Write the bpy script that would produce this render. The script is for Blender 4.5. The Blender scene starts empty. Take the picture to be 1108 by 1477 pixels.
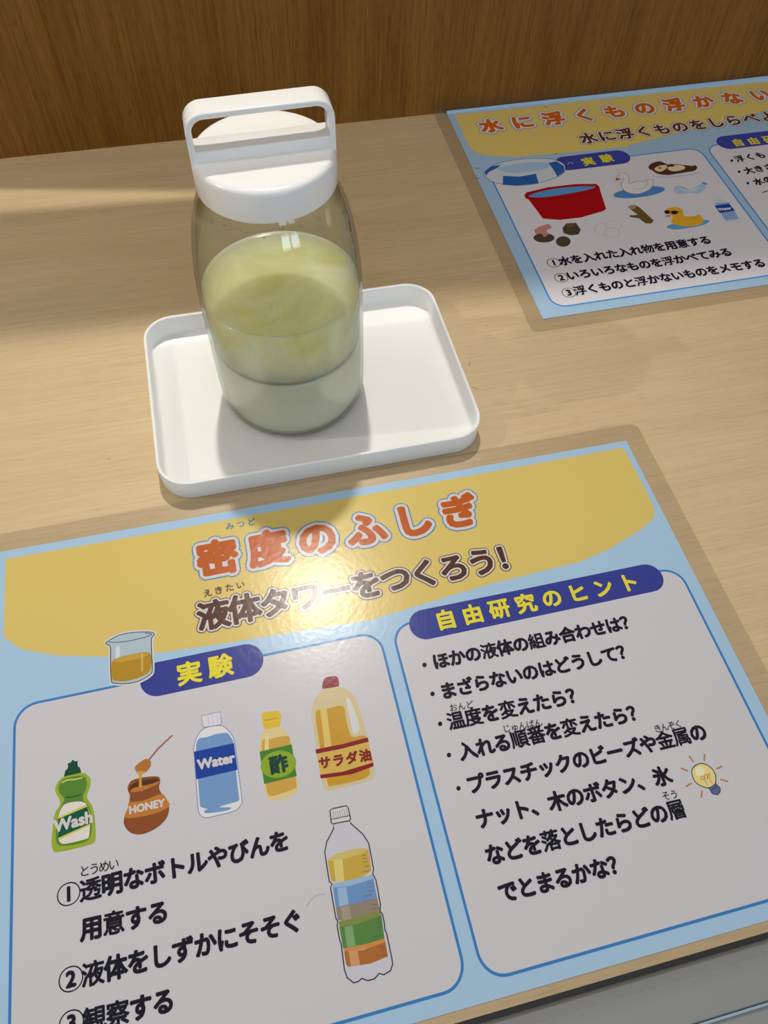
import bpy, bmesh, math, random
from mathutils import Vector, Matrix
random.seed(7)
scene = bpy.context.scene
col = scene.collection
MM = 0.001                                   # every length below is in millimetres

# ------------------------------------------------------------------ camera
cam_data = bpy.data.cameras.new('camera')
cam_data.sensor_fit = 'HORIZONTAL'
cam_data.sensor_width = 36.0
cam_data.lens = 36.0 * 1111.93 / 1108.0
cam_data.clip_start = 0.01
camera = bpy.data.objects.new('camera', cam_data)
camera.matrix_world = Matrix((
    (0.97191392, 0.17858444, -0.15326753, -183.04 * MM),
    (-0.23300596, 0.82166071, -0.52017487, -201.53 * MM),
    (0.03303877, 0.54127744, 0.84019472, 300.58 * MM),
    (0, 0, 0, 1)))
col.objects.link(camera)
scene.camera = camera

# ------------------------------------------------------------------ world, lamps, exposure
world = bpy.data.worlds.new('room_light')
scene.world = world
world.use_nodes = True
bg = world.node_tree.nodes['Background']
wn, wl = world.node_tree.nodes.new, world.node_tree.links.new        # pale ceiling overhead, cooler dimmer room around
w_tc = wn('ShaderNodeTexCoord'); w_sep = wn('ShaderNodeSeparateXYZ'); w_rng = wn('ShaderNodeMapRange'); w_mix = wn('ShaderNodeMix')
w_mix.data_type = 'RGBA'
w_rng.inputs['From Min'].default_value = 0.05; w_rng.inputs['From Max'].default_value = 0.75
w_mix.inputs[6].default_value = (0.42, 0.51, 0.60, 1); w_mix.inputs[7].default_value = (1.0, 0.985, 0.955, 1)
wl(w_tc.outputs['Generated'], w_sep.inputs[0]); wl(w_sep.outputs['Z'], w_rng.inputs['Value'])
wl(w_rng.outputs[0], w_mix.inputs[0]); wl(w_mix.outputs[2], bg.inputs[0])
bg.inputs[1].default_value = 0.52

def lamp(name, loc, target, watts, size, colour, shape='DISK', size_y=None, spread=180):
    d = bpy.data.lights.new(name, 'AREA')
    d.energy, d.size, d.color, d.shape = watts, size, colour, shape
    d.spread = math.radians(spread)
    if size_y:
        d.size_y = size_y
    o = bpy.data.objects.new(name, d)
    o.location = Vector(loc) * MM
    o.rotation_euler = (Vector(target) - Vector(loc)).to_track_quat('-Z', 'Y').to_euler()
    col.objects.link(o)
    return o

lamp('ceiling_spot', (-81, 690, 1500), (-190, 110, 0), 0.76, 0.06, (1.0, 0.94, 0.83), spread=42)
lamp('side_spot', (-1500, 150, 1200), (-150, 60, 0), 6.0, 0.03, (1.0, 0.9, 0.75))
for wx in (350, 1050):
    lamp('window', (wx, -2600, 420), (-100, 100, 60), 5.5, 0.55, (0.62, 0.82, 1.0), 'RECTANGLE', 0.5)
for sx in (-700, -350, 150):
    lamp('room_spot', (sx, -900, 1900), (-150, 60, 0), 0.45, 0.05, (1.0, 0.9, 0.78))
scene.view_settings.view_transform = 'Standard'
scene.view_settings.look = 'None'
scene.view_settings.gamma = 1.0
scene.view_settings.use_curve_mapping = False
scene.view_settings.exposure = 0.0
scene.cycles.max_bounces = 14
scene.cycles.transparent_max_bounces = 24
scene.cycles.caustics_refractive = False
scene.cycles.caustics_reflective = False

# ------------------------------------------------------------------ materials
def lin(c):
    c /= 255.0
    return c / 12.92 if c <= 0.04045 else ((c + 0.055) / 1.055) ** 2.4

def new_mat(name):
    m = bpy.data.materials.new(name)
    m.use_nodes = True
    nt = m.node_tree
    return m, nt, nt.nodes['Principled BSDF'], nt.nodes['Material Output']

def plain(name, rgb, rough=0.5, spec=0.5, coat=0.0):
    m, nt, b, out = new_mat(name)
    b.inputs['Base Color'].default_value = (*rgb, 1)
    b.inputs['Roughness'].default_value = rough
    b.inputs['Specular IOR Level'].default_value = spec
    b.inputs['Coat Weight'].default_value = coat
    b.inputs['Coat Roughness'].default_value = 0.08
    return m

def wood(name, dark, light, along, fine, rough, pores, spec=0.35):
    """grain stretched along one axis: broad figure, fine streaks and small pores"""
    m, nt, b, out = new_mat(name)
    N, L = nt.nodes.new, nt.links.new
    tc = N('ShaderNodeTexCoord')
    def noise(scale3, sc, detail, dist=0.0):
        mp = N('ShaderNodeMapping'); mp.inputs['Scale'].default_value = scale3
        L(tc.outputs['Object'], mp.inputs['Vector'])
        n = N('ShaderNodeTexNoise')
        n.inputs['Scale'].default_value = sc; n.inputs['Detail'].default_value = detail
        n.inputs['Distortion'].default_value = dist
        L(mp.outputs[0], n.inputs['Vector'])
        return n
    def sc(k):
        return tuple(1.0 if a == along else k for a in range(3))
    broad = noise(sc(9), 5.0, 3, 0.4)
    streak = noise(sc(34), fine, 4, 0.15)
    pore = noise(sc(22), fine * 5.0, 2)
    mix = N('ShaderNodeMix'); mix.data_type = 'FLOAT'; mix.inputs[0].default_value = 0.55
    L(broad.outputs[0], mix.inputs[2]); L(streak.outputs[0], mix.inputs[3])
    ramp = N('ShaderNodeValToRGB')
    ramp.color_ramp.elements[0].position = 0.34; ramp.color_ramp.elements[0].color = (*dark, 1)
    ramp.color_ramp.elements[1].position = 0.66; ramp.color_ramp.elements[1].color = (*light, 1)
    L(mix.outputs[0], ramp.inputs[0])
    pr = N('ShaderNodeValToRGB')
    pr.color_ramp.elements[0].position = 0.30; pr.color_ramp.elements[0].color = (pores, pores, pores, 1)
    pr.color_ramp.elements[1].position = 0.46; pr.color_ramp.elements[1].color = (1, 1, 1, 1)
    L(pore.outputs[0], pr.inputs[0])
    mul = N('ShaderNodeMix'); mul.data_type = 'RGBA'; mul.blend_type = 'MULTIPLY'; mul.inputs[0].default_value = 1.0
    L(ramp.outputs[0], mul.inputs[6]); L(pr.outputs[0], mul.inputs[7])
    L(mul.outputs[2], b.inputs['Base Color'])
    b.inputs['Roughness'].default_value = rough
    b.inputs['Specular IOR Level'].default_value = spec
    bump = N('ShaderNodeBump'); bump.inputs['Strength'].default_value = 0.05; bump.inputs['Distance'].default_value = 0.0004
    L(streak.outputs[0], bump.inputs['Height']); L(bump.outputs[0], b.inputs['Normal'])
    return m

M = {}
M['maple'] = wood('maple_laminate', (0.55, 0.415, 0.235), (0.65, 0.50, 0.30), 0, 16.0, 0.42, 0.86)
M['oak'] = wood('oak_veneer', (0.165, 0.064, 0.004), (0.30, 0.132, 0.022), 2, 24.0, 0.45, 0.55, 0.28)
M['grey'] = plain('grey_plastic_edge', (0.25, 0.262, 0.26), 0.5)
M['dark_grey'] = plain('dark_gap_shade', (0.03, 0.033, 0.045), 0.5)  # near-black, the shade inside the front gap put into the colour
M['blue_edge'] = plain('pale_blue_plastic', (0.28, 0.40, 0.52), 0.35)
M['tray'] = plain('white_tray_plastic', (0.86, 0.87, 0.88), 0.42, 0.4)
M['cap'] = plain('white_gloss_plastic', (0.88, 0.87, 0.86), 0.16, 0.5)
M['scuff'] = plain('dark_scuff', (0.12, 0.09, 0.06), 0.7)

def clear(name, tint, edge_tint, rough, bumpy=0.0, ior=1.5):
    """thin clear sheet: lets light straight through with a tint, mirrors by Fresnel"""
    m, nt, b, out = new_mat(name)
    N, L = nt.nodes.new, nt.links.new
    nt.nodes.remove(b)
    tr = N('ShaderNodeBsdfTransparent'); gl = N('ShaderNodeBsdfGlossy')
    gl.inputs['Roughness'].default_value = rough
    lw = N('ShaderNodeLayerWeight'); lw.inputs['Blend'].default_value = 0.35
    mc = N('ShaderNodeMix'); mc.data_type = 'RGBA'
    pw = N('ShaderNodeMath'); pw.operation = 'POWER'; pw.inputs[1].default_value = 2.5
    L(lw.outputs['Facing'], pw.inputs[0]); L(pw.outputs[0], mc.inputs[0])
    mc.inputs[6].default_value = (*tint, 1); mc.inputs[7].default_value = (*edge_tint, 1)
    L(mc.outputs[2], tr.inputs['Color'])
    fr = N('ShaderNodeFresnel'); geo = N('ShaderNodeNewGeometry')       # same mirror strength from either side of the thin sheet
    io = N('ShaderNodeMix'); io.data_type = 'FLOAT'
    io.inputs[2].default_value = ior; io.inputs[3].default_value = 1.0 / ior
    L(geo.outputs['Backfacing'], io.inputs[0]); L(io.outputs[0], fr.inputs['IOR'])
    mx = N('ShaderNodeMixShader')
    L(fr.outputs[0], mx.inputs[0]); L(tr.outputs[0], mx.inputs[1]); L(gl.outputs[0], mx.inputs[2])
    L(mx.outputs[0], out.inputs['Surface'])
    if bumpy:
        tc = N('ShaderNodeTexCoord'); n = N('ShaderNodeTexNoise')
        n.inputs['Scale'].default_value = 420.0; n.inputs['Detail'].default_value = 3.0
        n2 = N('ShaderNodeTexNoise'); n2.inputs['Scale'].default_value = 26.0; n2.inputs['Detail'].default_value = 1.0
        L(tc.outputs['Object'], n.inputs['Vector']); L(tc.outputs['Object'], n2.inputs['Vector'])
        ad = N('ShaderNodeMath'); ad.operation = 'MULTIPLY_ADD'; ad.inputs[1].default_value = 5.0
        L(n2.outputs[0], ad.inputs[0]); L(n.outputs[0], ad.inputs[2])
        bp = N('ShaderNodeBump'); bp.inputs['Strength'].default_value = bumpy; bp.inputs['Distance'].default_value = 0.0006
        L(ad.outputs[0], bp.inputs['Height']); L(bp.outputs[0], gl.inputs['Normal'])
    return m

M['film'] = clear('laminate_film', (0.95, 0.945, 0.945), (0.93, 0.92, 0.91), 0.205, 0.07, 1.30)
M['glass'] = clear('bottle_glass', (0.965, 0.975, 0.95), (0.50, 0.55, 0.45), 0.01)
M['drop'] = clear('condensation', (0.95, 0.96, 0.93), (0.7, 0.72, 0.66), 0.02, 0, 1.33)

def liquid(name, colour, colour2, transmission, rough, mottled, scatter=0.85):
    m, nt, b, out = new_mat(name)
    N, L = nt.nodes.new, nt.links.new
    tc = N('ShaderNodeTexCoord'); n = N('ShaderNodeTexNoise')
    n.inputs['Scale'].default_value = 38.0; n.inputs['Detail'].default_value = 5.0; n.inputs['Distortion'].default_value = 0.8
    L(tc.outputs['Object'], n.inputs['Vector'])
    r = N('ShaderNodeValToRGB')
    r.color_ramp.elements[0].position = 0.5 - mottled; r.color_ramp.elements[0].color = (*colour, 1)
    r.color_ramp.elements[1].position = 0.5 + mottled; r.color_ramp.elements[1].color = (*colour2, 1)
    L(n.outputs[0], r.inputs[0]); L(r.outputs[0], b.inputs['Base Color'])
    b.inputs['Transmission Weight'].default_value = transmission
    b.inputs['IOR'].default_value = 1.36
    b.inputs['Roughness'].default_value = rough
    b.inputs['Subsurface Weight'].default_value = scatter
    b.inputs['Subsurface Radius'].default_value = (1.0, 0.95, 0.7)
    b.inputs['Subsurface Scale'].default_value = 0.045
    return m

M['oil'] = liquid('cloudy_oil', (0.76, 0.73, 0.33), (0.93, 0.90, 0.58), 0.0, 0.10, 0.14)
M['syrup'] = liquid('cloudy_water', (0.96, 0.90, 0.70), (0.98, 0.93, 0.76), 0.16, 0.10, 0.3, 0.35)

PAPER_GAIN = {'a': 1.12, 'b': 1.55}          # print colours read off the photograph -> reflectance
NAMED = {'white': (205, 203, 205), 'skyline': (58, 128, 190), 'brown': (78, 40, 26), 'orange': (184, 86, 14),
         'yellow': (224, 212, 50), 'ink': (14, 12, 34), 'banner': (212, 190, 108), 'paper': (163, 196, 226),
         'pill': (50, 60, 146), 'panel': (200, 200, 207), 'border': (52, 124, 192)}
inks = {}
def ink(c, g):
    if (c, g) not in inks:
        rgb = NAMED[c] if c in NAMED else tuple(int(c[1 + 2 * i:3 + 2 * i], 16) for i in range(3))
        a = [lin(v) * PAPER_GAIN[g] for v in rgb]
        a = tuple(v * min(1.0, 0.9 / max(a)) for v in a)
        inks[(c, g)] = plain('print_' + c, a, 0.6, 0.08)
    return inks[(c, g)]

# ------------------------------------------------------------------ object helpers
def tag(o, label=None, cat=None, kind=None, group=None):
    for k, v in (('label', label), ('category', cat), ('kind', kind), ('group', group)):
        if v:
            o[k] = v
    return o

def empty(name, loc, rot=(0, 0, 0)):
    o = bpy.data.objects.new(name, None)
    o.empty_display_size = 0.02
    o.location = Vector(loc) * MM
    o.rotation_euler = rot
    col.objects.link(o)
    return o

def obj(name, bm, mat, parent=None, smooth=False, bevel=None, loc=None):
    me = bpy.data.meshes.new(name)
    bmesh.ops.scale(bm, vec=(MM, MM, MM), verts=bm.verts)
    bm.normal_update()
    bm.to_mesh(me); bm.free()
    for p in me.polygons:
        p.use_smooth = smooth
    me.materials.append(mat)
    o = bpy.data.objects.new(name, me)
    col.objects.link(o)
    if parent:
        o.parent = parent
    if loc:
        o.location = Vector(loc) * MM
    if bevel:
        md = o.modifiers.new('bevel', 'BEVEL')
        md.width = bevel * MM; md.segments = 4; md.limit_method = 'ANGLE'; md.angle_limit = math.radians(40)
        md.harden_normals = False
    return o

def box_bm(x0, x1, y0, y1, z0, z1):
    bm = bmesh.new()
    bmesh.ops.create_cube(bm, size=1)
    for v in bm.verts:
        v.co = Vector(((x0 + x1) / 2 + v.co.x * (x1 - x0), (y0 + y1) / 2 + v.co.y * (y1 - y0), (z0 + z1) / 2 + v.co.z * (z1 - z0)))
    return bm

def lathe_bm(profile, n=96, close=True):
    bm = bmesh.new()
    rings = []
    for r, z in profile:
        if r < 1e-6:
            rings.append([bm.verts.new((0, 0, z))])
        else:
            rings.append([bm.verts.new((r * math.cos(2 * math.pi * k / n), r * math.sin(2 * math.pi * k / n), z)) for k in range(n)])
    for a, b in zip(rings, rings[1:]):
        for k in range(n):
            k2 = (k + 1) % n
            if len(a) == 1 and len(b) == 1:
                continue
            if len(a) == 1:
                bm.faces.new((a[0], b[k], b[k2]))
            elif len(b) == 1:
                bm.faces.new((a[k], b[0], a[k2]))
            else:
                bm.faces.new((a[k], b[k], b[k2], a[k2]))
    bmesh.ops.recalc_face_normals(bm, faces=bm.faces)
    return bm

def spline(pts, closed=True, sub=5):
    """Catmull-Rom through the points"""
    n = len(pts); out = []
    for i in range(n if closed else n - 1):
        g = lambda j: pts[j % n] if closed else pts[max(0, min(n - 1, j))]
        a, b, c, d = g(i - 1), g(i), g(i + 1), g(i + 2)
        for s in range(sub):
            t = s / sub
            out.append(tuple(0.5 * (2 * b[k] + (c[k] - a[k]) * t + (2 * a[k] - 5 * b[k] + 4 * c[k] - d[k]) * t * t
                                    + (3 * b[k] - a[k] - 3 * c[k] + d[k]) * t ** 3) for k in range(2)))
    if not closed:
        out.append(pts[-1])
    return out

def round_rect(x0, x1, y0, y1, r, n=8):
    pts = []
    for cx, cy, a0 in ((x1 - r, y1 - r, 0), (x0 + r, y1 - r, 90), (x0 + r, y0 + r, 180), (x1 - r, y0 + r, 270)):
        for k in range(n + 1):
            a = math.radians(a0 + 90 * k / n)
            pts.append((cx + r * math.cos(a), cy + r * math.sin(a)))
    return pts

def add_face(bm, pts, z):
    clean = []
    for q in pts:
        if not clean or (abs(q[0] - clean[-1][0]) + abs(q[1] - clean[-1][1])) > 1e-4:
            clean.append(q)
    f = bm.faces.new([bm.verts.new((x, y, z)) for x, y in clean])
    f.normal_update()
    if f.normal.z < 0:
        f.normal_flip()
    return f

def add_ribbon(bm, pts, w, closed, z):
    n = len(pts); L = []
    for i, (x, y) in enumerate(pts):
        a = pts[(i - 1) % n] if closed or i else pts[0]
        b = pts[(i + 1) % n] if closed or i < n - 1 else pts[-1]
        dx, dy = b[0] - a[0], b[1] - a[1]
        d = math.hypot(dx, dy) or 1.0
        nx, ny = -dy / d * w / 2, dx / d * w / 2
        L.append((bm.verts.new((x + nx, y + ny, z)), bm.verts.new((x - nx, y - ny, z))))
    for i in range(n if closed else n - 1):
        a, b = L[i], L[(i + 1) % n]
        bm.faces.new((a[1], b[1], b[0], a[0]))

glyphs = {}
def glyph(s):
    """outline of a character or word as flat triangles, centred, in em units"""
    if s not in glyphs:
        cu = bpy.data.curves.new('glyph', 'FONT')
        cu.body = s; cu.size = 1.0; cu.resolution_u = 3; cu.fill_mode = 'FRONT'
        o = bpy.data.objects.new('glyph', cu); col.objects.link(o)
        dg = bpy.context.evaluated_depsgraph_get()
        me = o.evaluated_get(dg).to_mesh()
        vs = [(v.co.x, v.co.y) for v in me.vertices]
        fs = [tuple(p.vertices) for p in me.polygons]
        o.evaluated_get(dg).to_mesh_clear()
        bpy.data.objects.remove(o); bpy.data.curves.remove(cu)
        glyphs[s] = (vs, fs)
    return glyphs[s]

DENSE = set('順番温度変組液透観察意落浮金物')
def text_bm(s, a, b, size, bold, mode, z, thin=1.0):
    bm = bmesh.new()
    ang = math.atan2(b[1] - a[1], b[0] - a[0]) if s and (a != b) else 0.0
    if mode == 'word':
        items = [(s, ((a[0] + b[0]) / 2, (a[1] + b[1]) / 2))]
    else:
        n = len(s)
        items = [(c, (a[0] + (b[0] - a[0]) * i / max(1, n - 1), a[1] + (b[1] - a[1]) * i / max(1, n - 1))) for i, c in enumerate(s)]
        if not size:
            size = math.hypot(b[0] - a[0], b[1] - a[1]) / (n - 1) * 1.0
    steps = 14 if bold > 0.5 else 9
    offs = [(0, 0)] + [(bold * math.cos(2 * math.pi * k / steps), bold * math.sin(2 * math.pi * k / steps)) for k in range(steps)]
    if bold > 1.0:
        offs += [(0.55 * bold * math.cos(2 * math.pi * k / 8), 0.55 * bold * math.sin(2 * math.pi * k / 8)) for k in range(8)]
    ca, sa = math.cos(ang), math.sin(ang)
    for c, (cx, cy) in items:
        vs, fs = glyph(c)
        if not vs:
            continue
        heavy = 1.0
        if mode == 'chars' and bold < 0.36 and bold > 0.1:                          # many-stroked characters keep their counters open
            heavy = 0.5 if c in '層属' else 0.66 if c in DENSE else 1.0
        if mode == 'word':
            mx = (min(v[0] for v in vs) + max(v[0] for v in vs)) / 2; my = (min(v[1] for v in vs) + max(v[1] for v in vs)) / 2
        else:
            mx, my = EM_X, EM_Y
        for ci, (ox, oy) in enumerate(offs):
            nv = []
            for x, y in vs:
                px, py = (x - mx) * size * EM, (y - my) * size * EM
                nv.append(bm.verts.new((cx + px * ca - py * sa + ox * heavy, cy + px * sa + py * ca + oy * heavy, z + .0007 * ci)))
            for f in fs:
                try:
                    bm.faces.new([nv[i] for i in f])
                except ValueError:
                    pass
    for f in bm.faces:
        f.normal_update()
        if f.normal.z < 0:
            f.normal_flip()
    return bm
_v, _f = glyph('国')
_w = max(v[0] for v in _v) - min(v[0] for v in _v)
EM = 0.86 / _w                                # scale that makes a full-width character one em wide
EM_X = (max(v[0] for v in _v) + min(v[0] for v in _v)) / 2
EM_Y = (max(v[1] for v in _v) + min(v[1] for v in _v)) / 2

# ------------------------------------------------------------------ what is printed on the posters (mm on the sheet)
ART_NEAR = [
    ('bullet_dot','','f','ink',1,((-128.52,-92.24),(-128.85,-92.78),(-129.39,-93.04),(-129.94,-92.92),(-130.29,-92.46),(-130.3,-91.84),(-129.98,-91.3),(-129.43,-91.04),(-128.88,-91.16),(-128.53,-91.62))),
    ('bullet_dot','','f','ink',1,((-128.6,-104.83),(-128.92,-105.35),(-129.45,-105.59),(-129.99,-105.47),(-130.34,-105.03),(-130.35,-104.43),(-130.03,-103.91),(-129.5,-103.67),(-128.96,-103.79),(-128.61,-104.23))),
    ('bullet_dot','','f','ink',1,((-128.94,-117.3),(-129.25,-117.8),(-129.77,-118.03),(-130.3,-117.91),(-130.64,-117.48),(-130.65,-116.91),(-130.34,-116.41),(-129.81,-116.18),(-129.28,-116.3),(-128.95,-116.73))),
    ('bullet_dot','','f','ink',1,((-128.94,-129.8),(-129.25,-130.27),(-129.76,-130.49),(-130.27,-130.37),(-130.6,-129.96),(-130.61,-129.41),(-130.31,-128.94),(-129.8,-128.72),(-129.28,-128.84),(-128.95,-129.25))),
    ('bullet_dot','','f','ink',1,((-128.88,-142.56),(-129.18,-143.01),(-129.68,-143.22),(-130.18,-143.1),(-130.5,-142.71),(-130.51,-142.18),(-130.22,-141.73),(-129.72,-141.53),(-129.21,-141.65),(-128.89,-142.04))),
    ('step_number','','c','ink',3.75,((-272.12,-145.76),)),
    ('step_number','','c','ink',3.75,((-271.92,-171.76),)),
    ('step_number','','c','ink',3.75,((-272.01,-184.27),)),
    ('printed_soap_bottle','','f','c96aa2e',1,((-272.96,-104.83),(-275.46,-106.72),(-276.26,-109.31),(-274.87,-112.6),(-274.68,-114.91),(-276.48,-117.63),(-277.27,-122.74),(-277.66,-126.99),(-277.25,-129.86),(-275.76,-131.1),(-268.21,-131.34),(-263.41,-130.96),(-262.38,-128.83),(-262.46,-122.67),(-263.18,-118.03),(-264.98,-114.21),(-263.84,-111.03),(-263.43,-108.34),(-264.37,-106.48),(-266.69,-104.87))),
    ('printed_soap_bottle','cap','f','c0f4632',0,((-273.05,-104.81),(-272.46,-102.59),(-271.64,-102.21),(-271.43,-100.84),(-271.83,-100.36),(-270.22,-99.87),(-269.98,-99.26),(-269.29,-99.42),(-269.12,-99.94),(-267.71,-100.12),(-268.04,-100.57),(-267.9,-102.22),(-267.22,-102.66),(-266.69,-104.77))),
    ('printed_soap_bottle','liquid','f','c55822e',1,((-272.74,-105.72),(-274.8,-107.57),(-274.83,-110.1),(-273.09,-113.02),(-273.79,-114.67),(-275.62,-119.61),(-276.12,-124.75),(-276.02,-127.37),(-274.66,-129.19),(-269.47,-129.97),(-265.11,-129.49),(-263.68,-125.91),(-264.1,-118.72),(-266.42,-114.34),(-265.2,-111.18),(-264.87,-108.01),(-267.08,-105.86))),
    ('printed_soap_bottle','shine','l','cbecd6e',(0.55,0,1),((-273.89,-106.95),(-271.85,-106.39),(-268.69,-106.8),(-266.42,-106.62))),
    ('printed_soap_bottle','shade','l','c2a5a2a',(0.55,0,1),((-272.55,-112.46),(-269.97,-113.06),(-266.91,-112.71))),
    ('printed_soap_bottle','label','f','cdcd8d4',1,((-273.49,-115.41),(-270.01,-114.87),(-266.46,-115.69),(-264.95,-117.62),(-264.21,-122.26),(-264.62,-127.87),(-265.97,-128.94),(-272.49,-128.93),(-274.64,-128.12),(-275.47,-125.34),(-275.4,-119.66))),
    ('printed_soap_bottle','label_edge','f','cc8c85a',0,((-275.39,-119.13),(-265.24,-116.83),(-264.18,-120.05),(-264.43,-124.64),(-275.28,-127.11))),
    ('printed_soap_bottle','label_band','f','c00553c',0,((-275.4,-119.75),(-265,-117.7),(-264.26,-120.92),(-264.4,-123.99),(-275.44,-126.34))),
    ('printed_honey_pot','','f','c874b23',1,((-250.11,-113.75),(-248.63,-112),(-244.94,-111.68),(-239.45,-112.48),(-238.29,-114.15),(-238.91,-117.27),(-237.15,-120.9),(-235.86,-123.48),(-236.56,-127.37),(-239.02,-129.9),(-242.72,-131.46),(-246.75,-131.83),(-250.2,-130.37),(-252.24,-127.26),(-252.09,-124.64),(-250.56,-121.42),(-249.65,-117.54),(-250.2,-115.35))),
    ('printed_honey_pot','opening','f','c4e2f19',1,((-249.71,-114.77),(-248.25,-113.25),(-244.09,-112.72),(-239.74,-113.21),(-239.05,-114.35),(-241.96,-115.17),(-247.02,-115.39),(-249.32,-115.78))),
    ('printed_honey_pot','honey','f','cb97332',1,((-249.4,-115.67),(-247.89,-114.82),(-242.4,-114.84),(-238.93,-114.57),(-239.69,-115.47),(-244.35,-116.47),(-248,-116.46))),
    ('printed_honey_pot','band','f','cbe7832',1,((-249.87,-119.68),(-244.61,-120.17),(-238.38,-119.24),(-236.53,-121.73),(-235.95,-124.45),(-241.39,-125.71),(-247.68,-125.58),(-251.86,-124.48),(-250.56,-121.42))),
    ('printed_honey_pot','dipper_stick','l','c8c5036',(0.55,0,0),((-232.39,-98.22),(-238.18,-102.22),(-241.97,-105.81))),
    ('printed_honey_pot','dipper','f','cae6e30',1,((-247.19,-107.38),(-246.44,-106.5),(-245,-105.74),(-243.09,-105.07),(-241.29,-106.11),(-241.45,-108.23),(-243.2,-109.96),(-245.31,-110.42),(-246.83,-108.89))),
    ('printed_honey_pot','drip','f','ccc9a3c',1,((-246.74,-109),(-245.8,-110.78),(-246.15,-114.67),(-245.15,-114.9),(-244.89,-110.99),(-243.19,-109.87))),
    ('printed_water_bottle','','f','cdcdee4',1,((-220,-98.23),(-223.28,-101.05),(-225,-105.34),(-225,-106.73),(-225.3,-116.88),(-225.6,-127.09),(-225.23,-129.75),(-223.25,-131.4),(-218.28,-131.57),(-212.59,-131.4),(-210.18,-129.81),(-209.53,-128.23),(-209.45,-118.52),(-209.33,-108.47),(-209.84,-103.65),(-211.73,-100.36),(-214.03,-98.49))),
    ('printed_water_bottle','outline','l','c8088b4',(0.32,1,1),((-220,-98.23),(-223.28,-101.05),(-225,-105.34),(-225,-106.73),(-225.3,-116.88),(-225.6,-127.09),(-225.23,-129.75),(-223.25,-131.4),(-218.28,-131.57),(-212.59,-131.4),(-210.18,-129.81),(-209.53,-128.23),(-209.45,-118.52),(-209.33,-108.47),(-209.84,-103.65),(-211.73,-100.36),(-214.03,-98.49))),
    ('printed_water_bottle','cap','f','cd8d8e0',0,((-220.58,-93.03),(-213.37,-93.06),(-213.32,-97.59),(-213.77,-98.22),(-220.18,-97.85),(-220.66,-97.12))),
    ('printed_water_bottle','cap_outline','l','c8088b4',(0.32,1,0),((-220.58,-93.03),(-213.37,-93.06),(-213.32,-97.59),(-213.77,-98.22),(-220.18,-97.85),(-220.66,-97.12))),
    ('printed_water_bottle','cap_ridge','l','ca0a6c8',(0.18,0,0),((-218.17,-93.48),(-218.15,-97.36))),
    ('printed_water_bottle','cap_ridge','l','ca0a6c8',(0.18,0,0),((-216.45,-93.51),(-216.44,-97.39))),
    ('printed_water_bottle','cap_ridge','l','ca0a6c8',(0.18,0,0),((-214.69,-93.54),(-214.69,-97.43))),
    ('printed_water_bottle','water','f','c7096c8',1,((-222.93,-102.07),(-219.26,-101.87),(-216.01,-101.53),(-211.93,-101.99),(-210.57,-103.96),(-209.82,-106.96),(-210.29,-117.43),(-210.5,-126.27),(-210.84,-128.15),(-213.51,-128.39),(-217.94,-128.79),(-213.71,-129.94),(-215.98,-130.62),(-222.86,-129.87),(-223.4,-128.89),(-222.36,-128.49),(-224.32,-127.39),(-224.82,-125.98),(-224.54,-116.38),(-224.21,-106.45))),
    ('printed_water_bottle','label','f','c0a3c9b',0,((-224.88,-106.38),(-209.67,-106.52),(-209.68,-116.89),(-225.17,-116.91))),
    ('printed_vinegar_bottle','','f','cd9c690',1,((-196.92,-103.99),(-199.24,-107.03),(-200.41,-110.52),(-200.69,-119.64),(-200.64,-128.11),(-199.64,-130.31),(-197.57,-131.23),(-191.74,-131.05),(-188.99,-129.49),(-188.33,-126.99),(-188.2,-119.8),(-188.14,-111.47),(-189.01,-107),(-191.14,-104.36))),
    ('printed_vinegar_bottle','liquid','f','cc8a046',1,((-198.97,-108.28),(-195.7,-108.08),(-189.24,-108.38),(-188.44,-111.87),(-188.85,-126.87),(-190.18,-128.56),(-197.26,-129.34),(-199.41,-128.84),(-200.1,-126.92),(-199.99,-117.99))),
    ('printed_vinegar_bottle','cap','f','cd7b932',0,((-197.62,-97.78),(-196.8,-97.09),(-191.2,-97.53),(-190.56,-98.81),(-189.87,-99.8),(-190.43,-100.89),(-190.87,-102.73),(-191.8,-104.06),(-197.15,-103.94),(-197.87,-101.61))),
    ('printed_vinegar_bottle','cap_line','l','c96803c',(0.3,0,0),((-196.75,-100.42),(-191.93,-100.55))),
    ('printed_vinegar_bottle','shine','f','ce0cc94',0,((-197.47,-106.02),(-196.09,-106.1),(-197.04,-112.23),(-198.63,-112.1))),
    ('printed_vinegar_bottle','label','f','c417d2d',0,((-200.54,-111.98),(-188.08,-111.95),(-188.29,-124.22),(-200.69,-124.35))),
    ('printed_vinegar_bottle','label_oval','f','c87a523',1,((-187.52,-118.3),(-187.77,-119.86),(-188.66,-121.27),(-190.09,-122.37),(-191.92,-123.08),(-193.98,-123.32),(-196.07,-123.07),(-197.98,-122.36),(-199.54,-121.26),(-200.59,-119.86),(-201.04,-118.31),(-200.83,-116.74),(-199.97,-115.32),(-198.56,-114.19),(-196.72,-113.46),(-194.63,-113.2),(-192.51,-113.44),(-190.56,-114.17),(-188.98,-115.3),(-187.94,-116.73))),
    ('printed_oil_bottle','','f','ccdbe96',1,((-171.35,-92.96),(-175.53,-95.8),(-177.97,-100.1),(-178.65,-104.72),(-178.99,-116.77),(-179.3,-130),(-178.28,-131.73),(-175.68,-132.34),(-161.88,-132.02),(-159.86,-130.8),(-159.25,-128.91),(-158.86,-115.74),(-159.86,-100.87),(-162.41,-95.75),(-165.61,-93.5))),
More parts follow.
